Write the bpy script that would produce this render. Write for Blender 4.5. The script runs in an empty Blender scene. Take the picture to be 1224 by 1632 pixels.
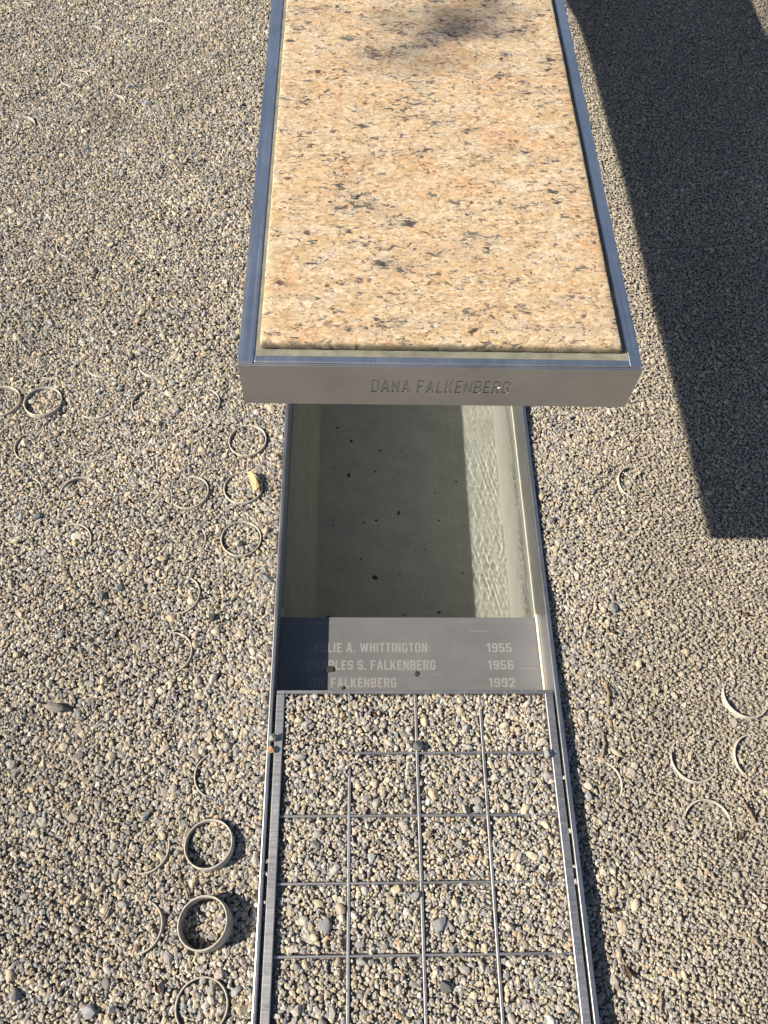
import bpy, bmesh, math, random
import numpy as np
from mathutils import Vector, Matrix, Euler

R = math.radians
random.seed(7)
rng = np.random.default_rng(11)
scene = bpy.context.scene
COL = scene.collection

# ------------------------------------------------------------------ camera
# world: origin on the gravel under the camera, z = 0 is the top of the trough rims, metres
cam_d = bpy.data.cameras.new('camera')
cam = bpy.data.objects.new('camera', cam_d)
COL.objects.link(cam)
right = Vector((0.99923908, -0.0136706, 0.03652916))
up = Vector((-0.00619755, 0.86901382, 0.494749))
back = -Vector((0.03850786, 0.49459893, -0.86826784))
cam.matrix_world = Matrix(((right.x, up.x, back.x, 0.0), (right.y, up.y, back.y, 0.0), (right.z, up.z, back.z, 1.0), (0, 0, 0, 1)))
cam_d.sensor_fit = 'AUTO'
cam_d.sensor_width = 36.0
cam_d.lens = 1320 / 1632 * 36
cam_d.clip_start = 0.02
cam_d.clip_end = 500
scene.camera = cam

# ------------------------------------------------------------------ light
to_sun = Vector((-1.31, -0.25, 1.0)).normalized()
elev = math.asin(to_sun.z)
azim = math.atan2(to_sun.x, to_sun.y)
world = bpy.data.worlds.new('World')
scene.world = world
world.use_nodes = True
wn = world.node_tree
bg = wn.nodes['Background']
sky = wn.nodes.new('ShaderNodeTexSky')
sky.sky_type = 'NISHITA'
sky.sun_disc = False
sky.sun_elevation = elev
sky.sun_rotation = azim % (2 * math.pi)
sky.air_density = 1.0
sky.dust_density = 1.0
wn.links.new(sky.outputs[0], bg.inputs[0])
bg.inputs[1].default_value = 0.05
sun_d = bpy.data.lights.new('sun', 'SUN')
sun_d.energy = 5.0
sun_d.angle = R(0.53)
sun_d.color = (1.0, 0.895, 0.735)
sun = bpy.data.objects.new('sun', sun_d)
COL.objects.link(sun)
sun.location = to_sun * 20
sun.rotation_euler = (-to_sun).to_track_quat('-Z', 'Y').to_euler()
sun_d.cycles.is_caustics_light = True
vs = scene.view_settings
vs.view_transform = 'Standard'
vs.look = 'None'
vs.gamma = 1.0
vs.use_curve_mapping = False
vs.exposure = 1.05
scene.cycles.max_bounces = 10
scene.cycles.sample_clamp_indirect = 6.0


# ------------------------------------------------------------------ material helpers
class NT:
    def __init__(self, name):
        self.m = bpy.data.materials.new(name)
        self.m.use_nodes = True
        self.t = self.m.node_tree
        self.b = self.t.nodes['Principled BSDF']
        self.out = self.t.nodes['Material Output']

    def n(self, kind, **kw):
        x = self.t.nodes.new('ShaderNode' + kind)
        for k, v in kw.items():
            setattr(x, k, v)
        return x

    def l(self, a, b):
        self.t.links.new(a, b)

    def coord(self, scale=(1, 1, 1), rot=(0, 0, 0), loc=(0, 0, 0)):
        c = self.n('TexCoord')
        mp = self.n('Mapping')
        mp.inputs['Scale'].default_value = scale
        mp.inputs['Rotation'].default_value = rot
        mp.inputs['Location'].default_value = loc
        self.l(c.outputs['Object'], mp.inputs['Vector'])
        return mp.outputs[0]

    def noise(self, vec, scale, detail=4, rough=0.55, dist=0.0):
        x = self.n('TexNoise')
        x.inputs['Scale'].default_value = scale
        x.inputs['Detail'].default_value = detail
        x.inputs['Roughness'].default_value = rough
        x.inputs['Distortion'].default_value = dist
        if vec is not None:
            self.l(vec, x.inputs['Vector'])
        return x.outputs[0]

    def ramp(self, fac, stops):
        x = self.n('ValToRGB')
        e = x.color_ramp.elements
        while len(e) < len(stops):
            e.new(0.5)
        for i, (p, c) in enumerate(stops):
            e[i].position = p
            if not isinstance(c, tuple):
                c = (c, c, c)
            e[i].color = (*c, 1)
        self.l(fac, x.inputs[0])
        return x.outputs[0]

    def mix(self, fac, a, b, mode='MIX'):
        x = self.n('Mix', data_type='RGBA', blend_type=mode)
        if isinstance(fac, (int, float)):
            x.inputs[0].default_value = fac
        else:
            self.l(fac, x.inputs[0])
        for i, v in ((6, a), (7, b)):
            if isinstance(v, tuple):
                x.inputs[i].default_value = (*v, 1)
            else:
                self.l(v, x.inputs[i])
        return x.outputs[2]

    def math(self, op, a, b=None):
        x = self.n('Math', operation=op)
        for i, v in enumerate((a, b)):
            if v is None:
                continue
            if isinstance(v, (int, float)):
                x.inputs[i].default_value = v
            else:
                self.l(v, x.inputs[i])
        return x.outputs[0]

    def bump(self, h, strength, dist):
        x = self.n('Bump')
        x.inputs['Strength'].default_value = strength
        x.inputs['Distance'].default_value = dist
        self.l(h, x.inputs['Height'])
        self.l(x.outputs[0], self.b.inputs['Normal'])

    def set(self, **kw):
        for k, v in kw.items():
            k = k.replace('_', ' ')
            i = self.b.inputs[k]
            if isinstance(v, (int, float)):
                i.default_value = v
            elif isinstance(v, tuple):
                i.default_value = (*v, 1)
            else:
                self.l(v, i)


def steel(name, base=(0.50, 0.50, 0.51), rough=0.3, streak=(6, 900, 900), spots=0.0, scratch=False, metal_max=1.0):
    m = NT(name)
    s = m.noise(m.coord(streak), 1.0, 3, 0.6)
    blot = m.noise(m.coord(), 14, 4, 0.6)
    fine = m.noise(m.coord(), 420, 2, 0.5)
    tone = m.ramp(blot, [(0.3, 0.80), (0.7, 1.0)])
    c = m.mix(1.0, base, tone, 'MULTIPLY')
    r = m.ramp(s, [(0.3, rough - 0.05), (0.7, rough + 0.08)])
    smear = m.noise(m.coord((1, 1, 1), (0, 0, 0.4), (5, 2, 1)), 38, 5, 0.7, 1.2)
    r = m.mix(1.0, r, m.ramp(smear, [(0.35, 0.0), (0.65, 0.05)]), 'ADD')
    if spots:
        sp = m.ramp(fine, [(0.68, 0.0), (0.74, 1.0)])
        f = m.math('MULTIPLY', sp, spots)
        c = m.mix(f, c, (0.62, 0.60, 0.56))
        r = m.mix(f, r, (0.75, 0.75, 0.75))
        metal = m.math('MULTIPLY', m.math('SUBTRACT', 1.0, f), metal_max)
        m.set(Metallic=metal)
    else:
        m.set(Metallic=1.0)
    if scratch:
        for ang, thr, off in ((0.85, 0.755, 0), (-0.7, 0.77, 3.1), (1.25, 0.775, 8.3)):
            sc = m.noise(m.coord((9, 520, 1), (0, 0, ang), (off, off, 0)), 1.0, 1, 0.4)
            f = m.ramp(sc, [(thr, 0.0), (thr + 0.03, 1.0)])
            f = m.math('MULTIPLY', f, 0.25)
            c = m.mix(f, c, (0.85, 0.84, 0.8))
    m.set(Base_Color=c, Roughness=r)
    m.bump(s, 0.12, 0.0004)
    return m.m


M = {}
M['frame_steel'] = steel('brushed_frame_steel', (0.90, 0.89, 0.88), 0.30, (900, 5, 900))
M['end_steel'] = steel('satin_end_steel', (0.52, 0.52, 0.54), 0.40, (6, 900, 900))
M['rim_steel'] = steel('spotted_rim_steel', (0.52, 0.53, 0.55), 0.34, (900, 5, 900), 0.2)
M['wall_steel'] = steel('dull_wall_steel', (0.62, 0.60, 0.56), 0.5, (5, 400, 400), 0.35)
M['plate_steel'] = steel('worn_plate_steel', (0.18, 0.184, 0.195), 0.62, (6, 500, 500), 0.12, True, 0.55)
M['grate_steel'] = steel('dusty_grate_steel', (0.45, 0.45, 0.47), 0.45, (5, 500, 500), 0.4)


def etched():
    m = NT('etched_lettering')
    g = m.noise(m.coord(), 900, 2, 0.5)
    c = m.ramp(g, [(0.3, (0.17, 0.168, 0.165)), (0.7, (0.25, 0.245, 0.235))])
    m.set(Base_Color=c, Roughness=0.7, Metallic=0.15)
    return m.m


M['etched'] = etched()


def granite():
    m = NT('speckled_tan_granite')
    big = m.noise(m.coord((1, 1.5, 1)), 30, 5, 0.62, 0.5)
    base = m.ramp(big, [(0.30, (0.40, 0.265, 0.15)), (0.44, (0.435, 0.325, 0.20)), (0.56, (0.45, 0.36, 0.245)), (0.70, (0.465, 0.395, 0.315))])
    warm = m.noise(m.coord((1, 1.3, 1), (0, 0, 0), (4.3, 1.7, 0)), 17, 4, 0.6, 0.4)
    base = m.mix(m.ramp(warm, [(0.50, 0.0), (0.68, 0.6)]), base, (0.47, 0.275, 0.145))
    yel = m.noise(m.coord((1, 1.3, 1), (0, 0, 0), (9.1, 2.2, 0)), 21, 4, 0.6, 0.4)
    base = m.mix(m.ramp(yel, [(0.52, 0.0), (0.68, 0.5)]), base, (0.48, 0.375, 0.235))
    # interlocking crystals, each its own tone
    wob = m.n('VectorMath', operation='ADD')
    nz = m.n('TexNoise')
    nz.inputs['Scale'].default_value = 180
    m.l(m.coord(), nz.inputs['Vector'])
    sc_ = m.n('VectorMath', operation='SCALE')
    sc_.inputs['Scale'].default_value = 0.004
    m.l(nz.outputs['Color'], sc_.inputs[0])
    m.l(m.coord((1, 1.5, 1)), wob.inputs[0])
    m.l(sc_.outputs[0], wob.inputs[1])
    for scl, lo_, hi_ in ((260, 0.78, 1.16), (520, 0.80, 1.14)):
        vc = m.n('TexVoronoi', feature='F1')
        vc.inputs['Scale'].default_value = scl
        m.l(wob.outputs[0], vc.inputs['Vector'])
        sp_ = m.n('SeparateColor')
        m.l(vc.outputs['Color'], sp_.inputs[0])
        base = m.mix(1.0, base, m.ramp(sp_.outputs[0], [(0.0, lo_), (0.5, 1.0), (1.0, hi_)]), 'MULTIPLY')
        if scl == 260:
            pk = m.ramp(sp_.outputs[1], [(0.82, 0.0), (0.86, 0.55)])
            base = m.mix(pk, base, (0.52, 0.455, 0.37))
            pk = m.ramp(sp_.outputs[2], [(0.88, 0.0), (0.92, 0.5)])
            base = m.mix(pk, base, (0.38, 0.25, 0.15))
    grain = m.noise(m.coord((1, 1.6, 1)), 260, 3, 0.6)
    # grey drifts that run across the slab
    drift = m.noise(m.coord((1, 2.4, 1), (0, 0, 0.12), (2, 9, 0)), 9.5, 5, 0.65, 1.0)
    dmask = m.ramp(drift, [(0.50, 0.0), (0.68, 1.0)])
    base = m.mix(m.math('MULTIPLY', dmask, 0.42), base, (0.302, 0.266, 0.223))
    cl = m.noise(m.coord((1, 2, 1), (0, 0, 0), (1, 5, 0)), 30, 3, 0.6)
    # three sizes of dark flakes drawn out across the slab
    for (sx, sy, off, thr, soft, cmul, op, dk) in (
            (90, 160, 0.0, 0.618, 0.022, 0.12, 0.9, ((0.018, 0.018, 0.022), (0.10, 0.10, 0.095))),
            (190, 310, 5.0, 0.606, 0.025, 0.09, 0.88, ((0.03, 0.027, 0.03), (0.13, 0.115, 0.10))),
            (270, 480, 9.0, 0.645, 0.04, 0.09, 0.55, ((0.10, 0.07, 0.05), (0.18, 0.13, 0.09)))):
        fl = m.noise(m.coord((sx, sy, sx), (0, 0, 0.05), (off, off * 2, 0)), 1.0, 4, 0.66, 0.9)
        v = m.math('ADD', m.math('ADD', fl, m.math('MULTIPLY', dmask, 0.05)), m.math('MULTIPLY', m.math('SUBTRACT', cl, 0.5), cmul * 2))
        fm = m.ramp(v, [(thr - soft, 0.0), (thr + soft, 1.0)])
        dark = m.ramp(m.noise(m.coord(), 110, 2), [(0.35, dk[0]), (0.65, dk[1])])
        base = m.mix(m.math('MULTIPLY', fm, op), base, dark)
    # maroon garnets
    for (sc, lo, rad) in ((50, 0.945, 0.16), (95, 0.90, 0.20)):
        vo = m.n('TexVoronoi', feature='F1')
        vo.inputs['Scale'].default_value = sc
        m.l(m.coord((1, 1.25, 0.2)), vo.inputs['Vector'])
        sep = m.n('SeparateColor')
        m.l(vo.outputs['Color'], sep.inputs[0])
        pick = m.ramp(sep.outputs[0], [(lo, 0.0), (lo + 0.02, 1.0)])
        dsum = m.math('ADD', vo.outputs['Distance'], m.math('MULTIPLY', m.math('SUBTRACT', m.noise(m.coord(), 190, 3), 0.5), 0.5))
        dot = m.ramp(dsum, [(rad - 0.05, 1.0), (rad + 0.05, 0.0)])
        base = m.mix(m.math('MULTIPLY', m.math('MULTIPLY', pick, dot), 0.85), base, (0.094, 0.043, 0.040))
    # mould along the front edge, with the front side's shade put into the colour
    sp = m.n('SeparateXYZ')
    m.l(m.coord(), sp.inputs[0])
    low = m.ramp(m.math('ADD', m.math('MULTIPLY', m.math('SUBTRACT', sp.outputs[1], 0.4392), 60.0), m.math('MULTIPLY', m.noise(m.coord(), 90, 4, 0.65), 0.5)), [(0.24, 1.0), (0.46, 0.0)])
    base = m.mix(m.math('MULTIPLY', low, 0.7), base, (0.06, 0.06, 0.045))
    m.set(Base_Color=base, Roughness=m.ramp(grain, [(0.3, 0.30), (0.7, 0.45)]), Specular_IOR_Level=0.35)
    m.bump(grain, 0.06, 0.0006)
    return m.m


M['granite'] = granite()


def stone_mat():
    m = NT('mixed_gravel_stone')
    a = m.n('Attribute')
    a.attribute_name = 'stone_colour'
    g = m.noise(m.coord(), 700, 3, 0.6)
    t = m.ramp(g, [(0.3, 0.72), (0.7, 1.12)])
    c = m.mix(1.0, a.outputs['Color'], t, 'MULTIPLY')
    m.set(Base_Color=c, Roughness=0.82, Specular_IOR_Level=0.25)
    m.bump(g, 0.25, 0.0006)
    return m.m


M['stone'] = stone_mat()


def bed_mat():
    m = NT('sandy_gravel_bed')
    vo = m.n('TexVoronoi', feature='F1')
    vo.inputs['Scale'].default_value = 210
    m.l(m.coord(), vo.inputs['Vector'])
    sep = m.n('SeparateColor')
    m.l(vo.outputs['Color'], sep.inputs[0])
    c = m.ramp(sep.outputs[0], [(0.0, (0.143, 0.138, 0.133)), (0.35, (0.218, 0.205, 0.181)), (0.65, (0.267, 0.242, 0.203)), (1.0, (0.320, 0.295, 0.250))])
    n = m.noise(m.coord(), 1200, 3)
    c = m.mix(1.0, c, m.ramp(n, [(0.3, 0.7), (0.7, 1.15)]), 'MULTIPLY')
    m.set(Base_Color=c, Roughness=0.9, Specular_IOR_Level=0.2)
    h = m.math('SUBTRACT', 1.0, vo.outputs['Distance'])
    m.bump(h, 0.9, 0.004)
    return m.m


M['bed'] = bed_mat()


def plain(name, c1, c2, scale=60, rough=0.7, bump=0.2, dist=0.001, spec=0.3):
    m = NT(name)
    n = m.noise(m.coord(), scale, 4, 0.6)
    m.set(Base_Color=m.ramp(n, [(0.3, c1), (0.7, c2)]), Roughness=rough, Specular_IOR_Level=spec)
    m.bump(n, bump, dist)
    return m.m


M['ring'] = plain('weathered_white_plastic', (0.27, 0.25, 0.215), (0.47, 0.445, 0.40), 95, 0.6, 0.25, 0.0006)
M['wood'] = plain('pale_split_wood', (0.407, 0.296, 0.148), (0.503, 0.400, 0.237), 220, 0.8, 0.4, 0.001)
M['twig'] = plain('brown_dry_twig', (0.148, 0.111, 0.081), (0.266, 0.207, 0.148), 200, 0.85, 0.4, 0.001)
M['leaf'] = plain('dry_brown_leaf', (0.11, 0.065, 0.04), (0.22, 0.14, 0.085), 120, 0.75, 0.3, 0.001)
M['pod'] = plain('grey_ribbed_pod', (0.118, 0.107, 0.096), (0.237, 0.222, 0.207), 260, 0.85, 0.4, 0.001)
M['speck'] = plain('dark_wet_debris', (0.015, 0.015, 0.013), (0.044, 0.041, 0.033), 260, 0.8, 0.3, 0.001)
M['bead'] = plain('pale_sealant', (0.459, 0.429, 0.355), (0.548, 0.518, 0.444), 120, 0.6, 0.1, 0.0005)
M['ledge'] = plain('grey_green_sealant', (0.126, 0.130, 0.107), (0.222, 0.218, 0.178), 70, 0.6, 0.2, 0.0006)
M['green_leaf'] = plain('green_tree_leaf', (0.05, 0.09, 0.025), (0.09, 0.14, 0.04), 40, 0.6, 0.1, 0.001)
M['bark'] = plain('grey_brown_bark', (0.14, 0.11, 0.085), (0.26, 0.21, 0.17), 30, 0.9, 0.6, 0.01)


def pool_mat(name, c1, c2):
    m = NT(name)
    n = m.noise(m.coord(), 26, 5, 0.65)
    f = m.noise(m.coord(), 340, 3, 0.6)
    c = m.ramp(n, [(0.3, c1), (0.7, c2)])
    c = m.mix(1.0, c, m.ramp(f, [(0.3, 0.82), (0.7, 1.05)]), 'MULTIPLY')
    m.set(Base_Color=c, Roughness=0.8, Specular_IOR_Level=0.2)
    return m.m


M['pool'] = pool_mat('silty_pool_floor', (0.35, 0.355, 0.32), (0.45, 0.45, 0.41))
M['pool_side'] = pool_mat('sunlit_pool_wall', (0.64, 0.625, 0.58), (0.72, 0.705, 0.66))  # right wall: paler copy, sun brightness put into the colour
M['pool_left'] = pool_mat('shaded_pool_wall', (0.26, 0.262, 0.24), (0.33, 0.332, 0.305))  # left wall: darker copy, its shade put into the colour


def water_mat():
    m = NT('clear_pool_water')
    g = m.n('BsdfGlass')
    g.inputs['IOR'].default_value = 1.333
    g.inputs['Roughness'].default_value = 0.0
    g.inputs['Color'].default_value = (0.955, 0.975, 0.968, 1)
    m.l(g.outputs[0], m.out.inputs['Surface'])
    return m.m


M['water'] = water_mat()


# ------------------------------------------------------------------ mesh helpers
def link(o, parent=None):
    COL.objects.link(o)
    if parent is not None:
        o.parent = parent
    return o


def tag(o, label=None, cat=None, group=None, kind=None):
    if label:
        o['label'] = label
    if cat:
        o['category'] = cat
    if group:
        o['group'] = group
    if kind:
        o['kind'] = kind
    return o


def empty(name, label, cat, loc=(0, 0, 0), group=None):
    o = bpy.data.objects.new(name, None)
    o.empty_display_size = 0.05
    o.location = loc
    COL.objects.link(o)
    return tag(o, label, cat, group)


def bm_obj(name, bm, mat, parent=None, smooth=False):
    me = bpy.data.meshes.new(name)
    bm.normal_update()
    bm.to_mesh(me)
    bm.free()
    me.materials.append(mat)
    if smooth:
        me.polygons.foreach_set('use_smooth', [True] * len(me.polygons))
    return link(bpy.data.objects.new(name, me), parent)


def box_bm(x0, x1, y0, y1, z0, z1, bevel=0.0, seg=2):
    bm = bmesh.new()
    bmesh.ops.create_cube(bm, size=1)
    for v in bm.verts:
        v.co = Vector((x0 + (v.co.x + 0.5) * (x1 - x0), y0 + (v.co.y + 0.5) * (y1 - y0), z0 + (v.co.z + 0.5) * (z1 - z0)))
    if bevel:
        bmesh.ops.bevel(bm, geom=list(bm.edges), offset=bevel, segments=seg, affect='EDGES', profile=0.5)
    return bm


def box(name, mat, parent, *a, bevel=0.0, seg=2):
    return bm_obj(name, box_bm(*a, bevel=bevel, seg=seg), mat, parent)


def glyphs(s_=0.165):
    """narrow block capitals as outlines on a cell 1 high: letter -> (width, loops)"""
    w, c = 0.52, 0.13
    v = w - s_
    u = 1 - s_
    O = [(c, 0), (w - c, 0), (w, c), (w, 1 - c), (w - c, 1), (c, 1), (0, 1 - c), (0, c)]
    I = [(s_, s_ + .03), (s_ + .03, s_), (v - .03, s_), (v, s_ + .03), (v, u - .03), (v - .03, u), (s_ + .03, u), (s_, u - .03)]
    six = ([(c, 0), (w - c, 0), (w, c), (w, .48), (w - c, .60), (s_, .60), (s_, u), (v, u), (v, .75), (w, .75), (w, 1 - c), (w - c, 1), (c, 1), (0, 1 - c), (0, c)],
           [(s_, s_), (v, s_), (v, .45), (s_, .45)])
    g = {
        'D': (w, [[(0, 0), (w - c, 0), (w, c), (w, 1 - c), (w - c, 1), (0, 1)], [(s_, s_), (v - .03, s_), (v, s_ + .04), (v, u - .04), (v - .03, u), (s_, u)]]),
        'A': (.58, [[(0, 0), (.165, 0), (.20, .22), (.38, .22), (.415, 0), (.58, 0), (.385, 1), (.195, 1)], [(.228, .37), (.352, .37), (.29, .77)]]),
        'N': (w, [[(0, 0), (s_, 0), (s_, .60), (v, 0), (w, 0), (w, 1), (v, 1), (v, .40), (s_, 1), (0, 1)]]),
        'F': (.47, [[(0, 0), (s_, 0), (s_, .42), (.41, .42), (.41, .57), (s_, .57), (s_, u), (.47, u), (.47, 1), (0, 1)]]),
        'L': (.44, [[(0, 0), (.44, 0), (.44, s_), (s_, s_), (s_, 1), (0, 1)]]),
        'K': (.54, [[(0, 0), (s_, 0), (s_, .30), (.22, .40), (.35, 0), (.54, 0), (.335, .56), (.53, 1), (.345, 1), (s_, .57), (s_, 1), (0, 1)]]),
        'E': (.46, [[(0, 0), (.46, 0), (.46, s_), (s_, s_), (s_, .43), (.41, .43), (.41, .58), (s_, .58), (s_, u), (.46, u), (.46, 1), (0, 1)]]),
        'B': (w, [[(0, 0), (w - c, 0), (w, c), (w, .43), (w - .07, .51), (w - .02, .58), (w - .02, 1 - c), (w - c, 1), (0, 1)], [(s_, s_), (v, s_), (v, .43), (s_, .43)], [(s_, .58), (v - .02, .58), (v - .02, u), (s_, u)]]),
        'R': (w, [[(0, 0), (s_, 0), (s_, .40), (.24, .40), (v - .02, 0), (w, 0), (w - .15, .43), (w, .53), (w, 1 - c), (w - c, 1), (0, 1)], [(s_, .55), (v, .55), (v, u), (s_, u)]]),
        'G': (w, [[(c, 0), (w - c, 0), (w, c), (w, .52), (.28, .52), (.28, .38), (v, .38), (v, s_), (s_, s_), (s_, u), (v, u), (v, .70), (w, .70), (w, 1 - c), (w - c, 1), (c, 1), (0, 1 - c), (0, c)]]),
        'C': (w, [[(c, 0), (w - c, 0), (w, c), (w, .32), (v, .32), (v, s_), (s_, s_), (s_, u), (v, u), (v, .68), (w, .68), (w, 1 - c), (w - c, 1), (c, 1), (0, 1 - c), (0, c)]]),
        'S': (w, [[(0, .29), (0, c), (c, 0), (w - c, 0), (w, c), (w, .47), (w - c, .58), (s_, .58), (s_, u), (v, u), (v, .73), (w, .73), (w, 1 - c), (w - c, 1), (c, 1), (0, 1 - c), (0, .54), (c, .43), (v, .43), (v, s_), (s_, s_), (s_, .29)]]),
        'Z': (.50, [[(0, 0), (.50, 0), (.50, s_), (.20, s_), (.50, u), (.50, 1), (0, 1), (0, u), (.30, u), (0, s_)]]),
        'O': (w, [O, I]),
        'T': (.46, [[(.15, 0), (.31, 0), (.31, u), (.46, u), (.46, 1), (0, 1), (0, u), (.15, u)]]),
        'H': (w, [[(0, 0), (s_, 0), (s_, .42), (v, .42), (v, 0), (w, 0), (w, 1), (v, 1), (v, .58), (s_, .58), (s_, 1), (0, 1)]]),
        'I': (s_, [[(0, 0), (s_, 0), (s_, 1), (0, 1)]]),
        'W': (.78, [[(.13, 0), (.29, 0), (.39, .52), (.49, 0), (.65, 0), (.78, 1), (.615, 1), (.56, .42), (.46, .92), (.32, .92), (.22, .42), (.165, 1), (0, 1)]]),
        '.': (s_, [[(0, 0), (s_, 0), (s_, s_), (0, s_)]]),
        '1': (.36, [[(.15, 0), (.32, 0), (.32, 1), (.18, 1), (0, .86), (0, .70), (.15, .79)]]),
        '2': (w, [[(0, 0), (w, 0), (w, s_), (.21, s_), (w, .57), (w, 1 - c), (w - c, 1), (c, 1), (0, 1 - c), (0, .70), (s_, .70), (s_, u), (v, u), (v, .62), (0, .15)]]),
        '5': (w, [[(0, .28), (0, c), (c, 0), (w - c, 0), (w, c), (w, .49), (w - c, .61), (s_, .61), (s_, u), (w - .03, u), (w - .03, 1), (0, 1), (0, .45), (v, .45), (v, s_), (s_, s_), (s_, .28)]]),
        '6': (w, list(six)),
        '9': (w, [[(w - x, 1 - y) for x, y in lp] for lp in six]),
    }
    return g


GLYPH, THIN = glyphs(), glyphs(0.12)


def text_splines(body, x0, x1, y0, y1, font=None):
    """outlines of a line of capitals fitted into a rectangle"""
    x, loops = 0.0, []
    for ch in body:
        if ch == ' ':
            x += 0.30
            continue
        w, lp = (font or GLYPH)[ch]
        loops += [[(x + px, py) for px, py in l_] for l_ in lp]
        x += w + 0.12
    x -= 0.12
    return [[(x0 + px / x * (x1 - x0), y0 + py * (y1 - y0)) for px, py in l_] for l_ in loops]


def cut_plate(name, mat, parent, rect, splines, thick, bevel, matrix, offset=0.0):
    """a sheet with the letters cut through it"""
    cu = bpy.data.curves.new(name, 'CURVE')
    cu.dimensions = '2D'
    cu.fill_mode = 'BOTH'
    cu.extrude = thick / 2 - bevel
    cu.bevel_depth = bevel
    cu.bevel_resolution = 1
    cu.offset = offset
    loops = list(splines)
    if rect:
        x0, x1, y0, y1 = rect
        loops.append([(x0, y0), (x1, y0), (x1, y1), (x0, y1)])
    for lp in loops:
        s = cu.splines.new('POLY')
        s.points.add(len(lp) - 1)
        for p, q in zip(s.points, lp):
            p.co = (q[0], q[1], 0, 1)
        s.use_cyclic_u = True
    o = bpy.data.objects.new(name, cu)
    COL.objects.link(o)
    dg = bpy.context.evaluated_depsgraph_get()
    me = bpy.data.meshes.new_from_object(o.evaluated_get(dg))
    bpy.data.objects.remove(o)
    bpy.data.curves.remove(cu)
    me.transform(matrix)
    me.polygons.foreach_set('use_smooth', [False] * len(me.polygons))
    me.materials.clear()
    me.materials.append(mat)
    me.name = name
    return link(bpy.data.objects.new(name, me), parent)


def zg_left(x, y):
    return -0.006 + 0.0022 * np.sin(9 * x + 5 * y) * np.sin(7 * y - 3 * x + 1) + 0.0012 * np.sin(31 * x + 12 * y) * np.sin(27 * y) + 0.0011 * np.sin(74 * x + 31 * y + 2 * np.sin(23 * y)) * np.sin(83 * y - 20 * x + 2 * np.sin(19 * x))


def zg(x, y):
    """height of the gravel surface"""
    x = np.asarray(x, float)
    y = np.asarray(y, float)
    z = zg_left(x, y)
    far_from_rim = np.clip((x - 0.26) / 0.10, 0, 1)
    sunk = 0.0010 + 0.0100 * np.clip((0.36 - y) / 0.30, 0, 1) * (1 - 0.6 * far_from_rim)
    return np.where(x > 0.1, z - sunk, z)


# ------------------------------------------------------------------ the setting: ground
TX0, TX1, TY0, TY1 = -0.0995, 0.2600, -0.70, 2.62


def sheet_bm(rects, z):
    bm = bmesh.new()
    for (a, b, c, d) in rects:
        vs_ = [bm.verts.new(p) for p in ((a, c, z), (b, c, z), (b, d, z), (a, d, z))]
        bm.faces.new(vs_)
    return bm


def ground_bm():
    """near part follows the gravel surface, far part is flat"""
    bm = bmesh.new()
    gx = [-1.3, -1.2] + list(np.linspace(-1.1, TX0, 56)) + list(np.linspace(TX1, 1.25, 56)) + [1.35, 1.45]
    gy = [TY0 - 0.4, TY0 - 0.2] + list(np.linspace(TY0, TY1, 150)) + [TY1 + 0.2, TY1 + 0.4]
    V = {}
    for i, x in enumerate(gx):
        for j, y in enumerate(gy):
            e = i in (0, len(gx) - 1) or j in (0, len(gy) - 1)
            V[i, j] = bm.verts.new((x, y, -0.020 if e else float(zg(x, y)) - 0.0058))
    for i in range(len(gx) - 1):
        for j in range(len(gy) - 1):
            if abs(gx[i] - TX0) < 1e-6 and gy[j] > TY0 - 1e-6 and gy[j + 1] < TY1 + 1e-6:
                continue
            bm.faces.new((V[i, j], V[i + 1, j], V[i + 1, j + 1], V[i, j + 1]))
    x0, x1, y0, y1, G = gx[0], gx[-1], gy[0], gy[-1], 40
    for (a, b, c, d) in ((-G, x0, -G, G), (x1, G, -G, G), (x0, x1, -G, y0), (x0, x1, y1, G)):
        bm.faces.new([bm.verts.new(p) for p in ((a, c, -0.020), (b, c, -0.020), (b, d, -0.020), (a, d, -0.020))])
    return bm


ground = bm_obj('ground', ground_bm(), M['bed'], None, True)
tag(ground, 'wide bed of tan and grey gravel around the bench', 'ground', kind='structure')

# ------------------------------------------------------------------ the trough with its pool
trough = empty('pool_trough', 'long narrow steel-rimmed pool trough set in gravel under the bench', 'pool', (0.08, 0.5, -0.02))
PY = 0.4331   # near edge of the pool
PE = 2.55
FL = -0.278    # pool floor


def tpart(name, mat, *a, **k):
    o = box(name, mat, trough, *a, **k)
    o.matrix_parent_inverse = Matrix.Translation((-0.08, -0.5, 0.02))
    return o


tpart('rim', M['rim_steel'], -0.1000, -0.0950, TY0, TY1, -0.053, 0.0, bevel=0.0011)
tpart('rim', M['rim_steel'], 0.2542, 0.2605, TY0, TY1, -0.053, 0.0, bevel=0.0011)
bm = bmesh.new()
sec = [(-0.1000, FL - 0.02), (-0.0560, FL - 0.02), (-0.0560, FL + 0.003), (-0.0925, -0.0600), (-0.0930, -0.0535), (-0.1000, -0.0535)]
ea = [bm.verts.new((x, PY, z)) for x, z in sec]
eb = [bm.verts.new((x, PE, z)) for x, z in sec]
bm.faces.new(ea[::-1])
bm.faces.new(eb)
for i in range(6):
    bm.faces.new((ea[i], ea[(i + 1) % 6], eb[(i + 1) % 6], eb[i]))
bmesh.ops.recalc_face_normals(bm, faces=bm.faces)
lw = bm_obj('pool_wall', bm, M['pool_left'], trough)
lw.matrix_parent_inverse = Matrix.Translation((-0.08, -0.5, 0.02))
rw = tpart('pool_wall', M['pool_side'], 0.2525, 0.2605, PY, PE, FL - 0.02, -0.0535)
nw = tpart('pool_wall', M['pool'], -0.0928, 0.2523, PY - 0.012, PY - 0.0005, FL - 0.02, -0.0535)
ew = tpart('pool_wall', M['pool'], -0.0928, 0.2523, PE - 0.02, PE, FL - 0.02, -0.02)
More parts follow.
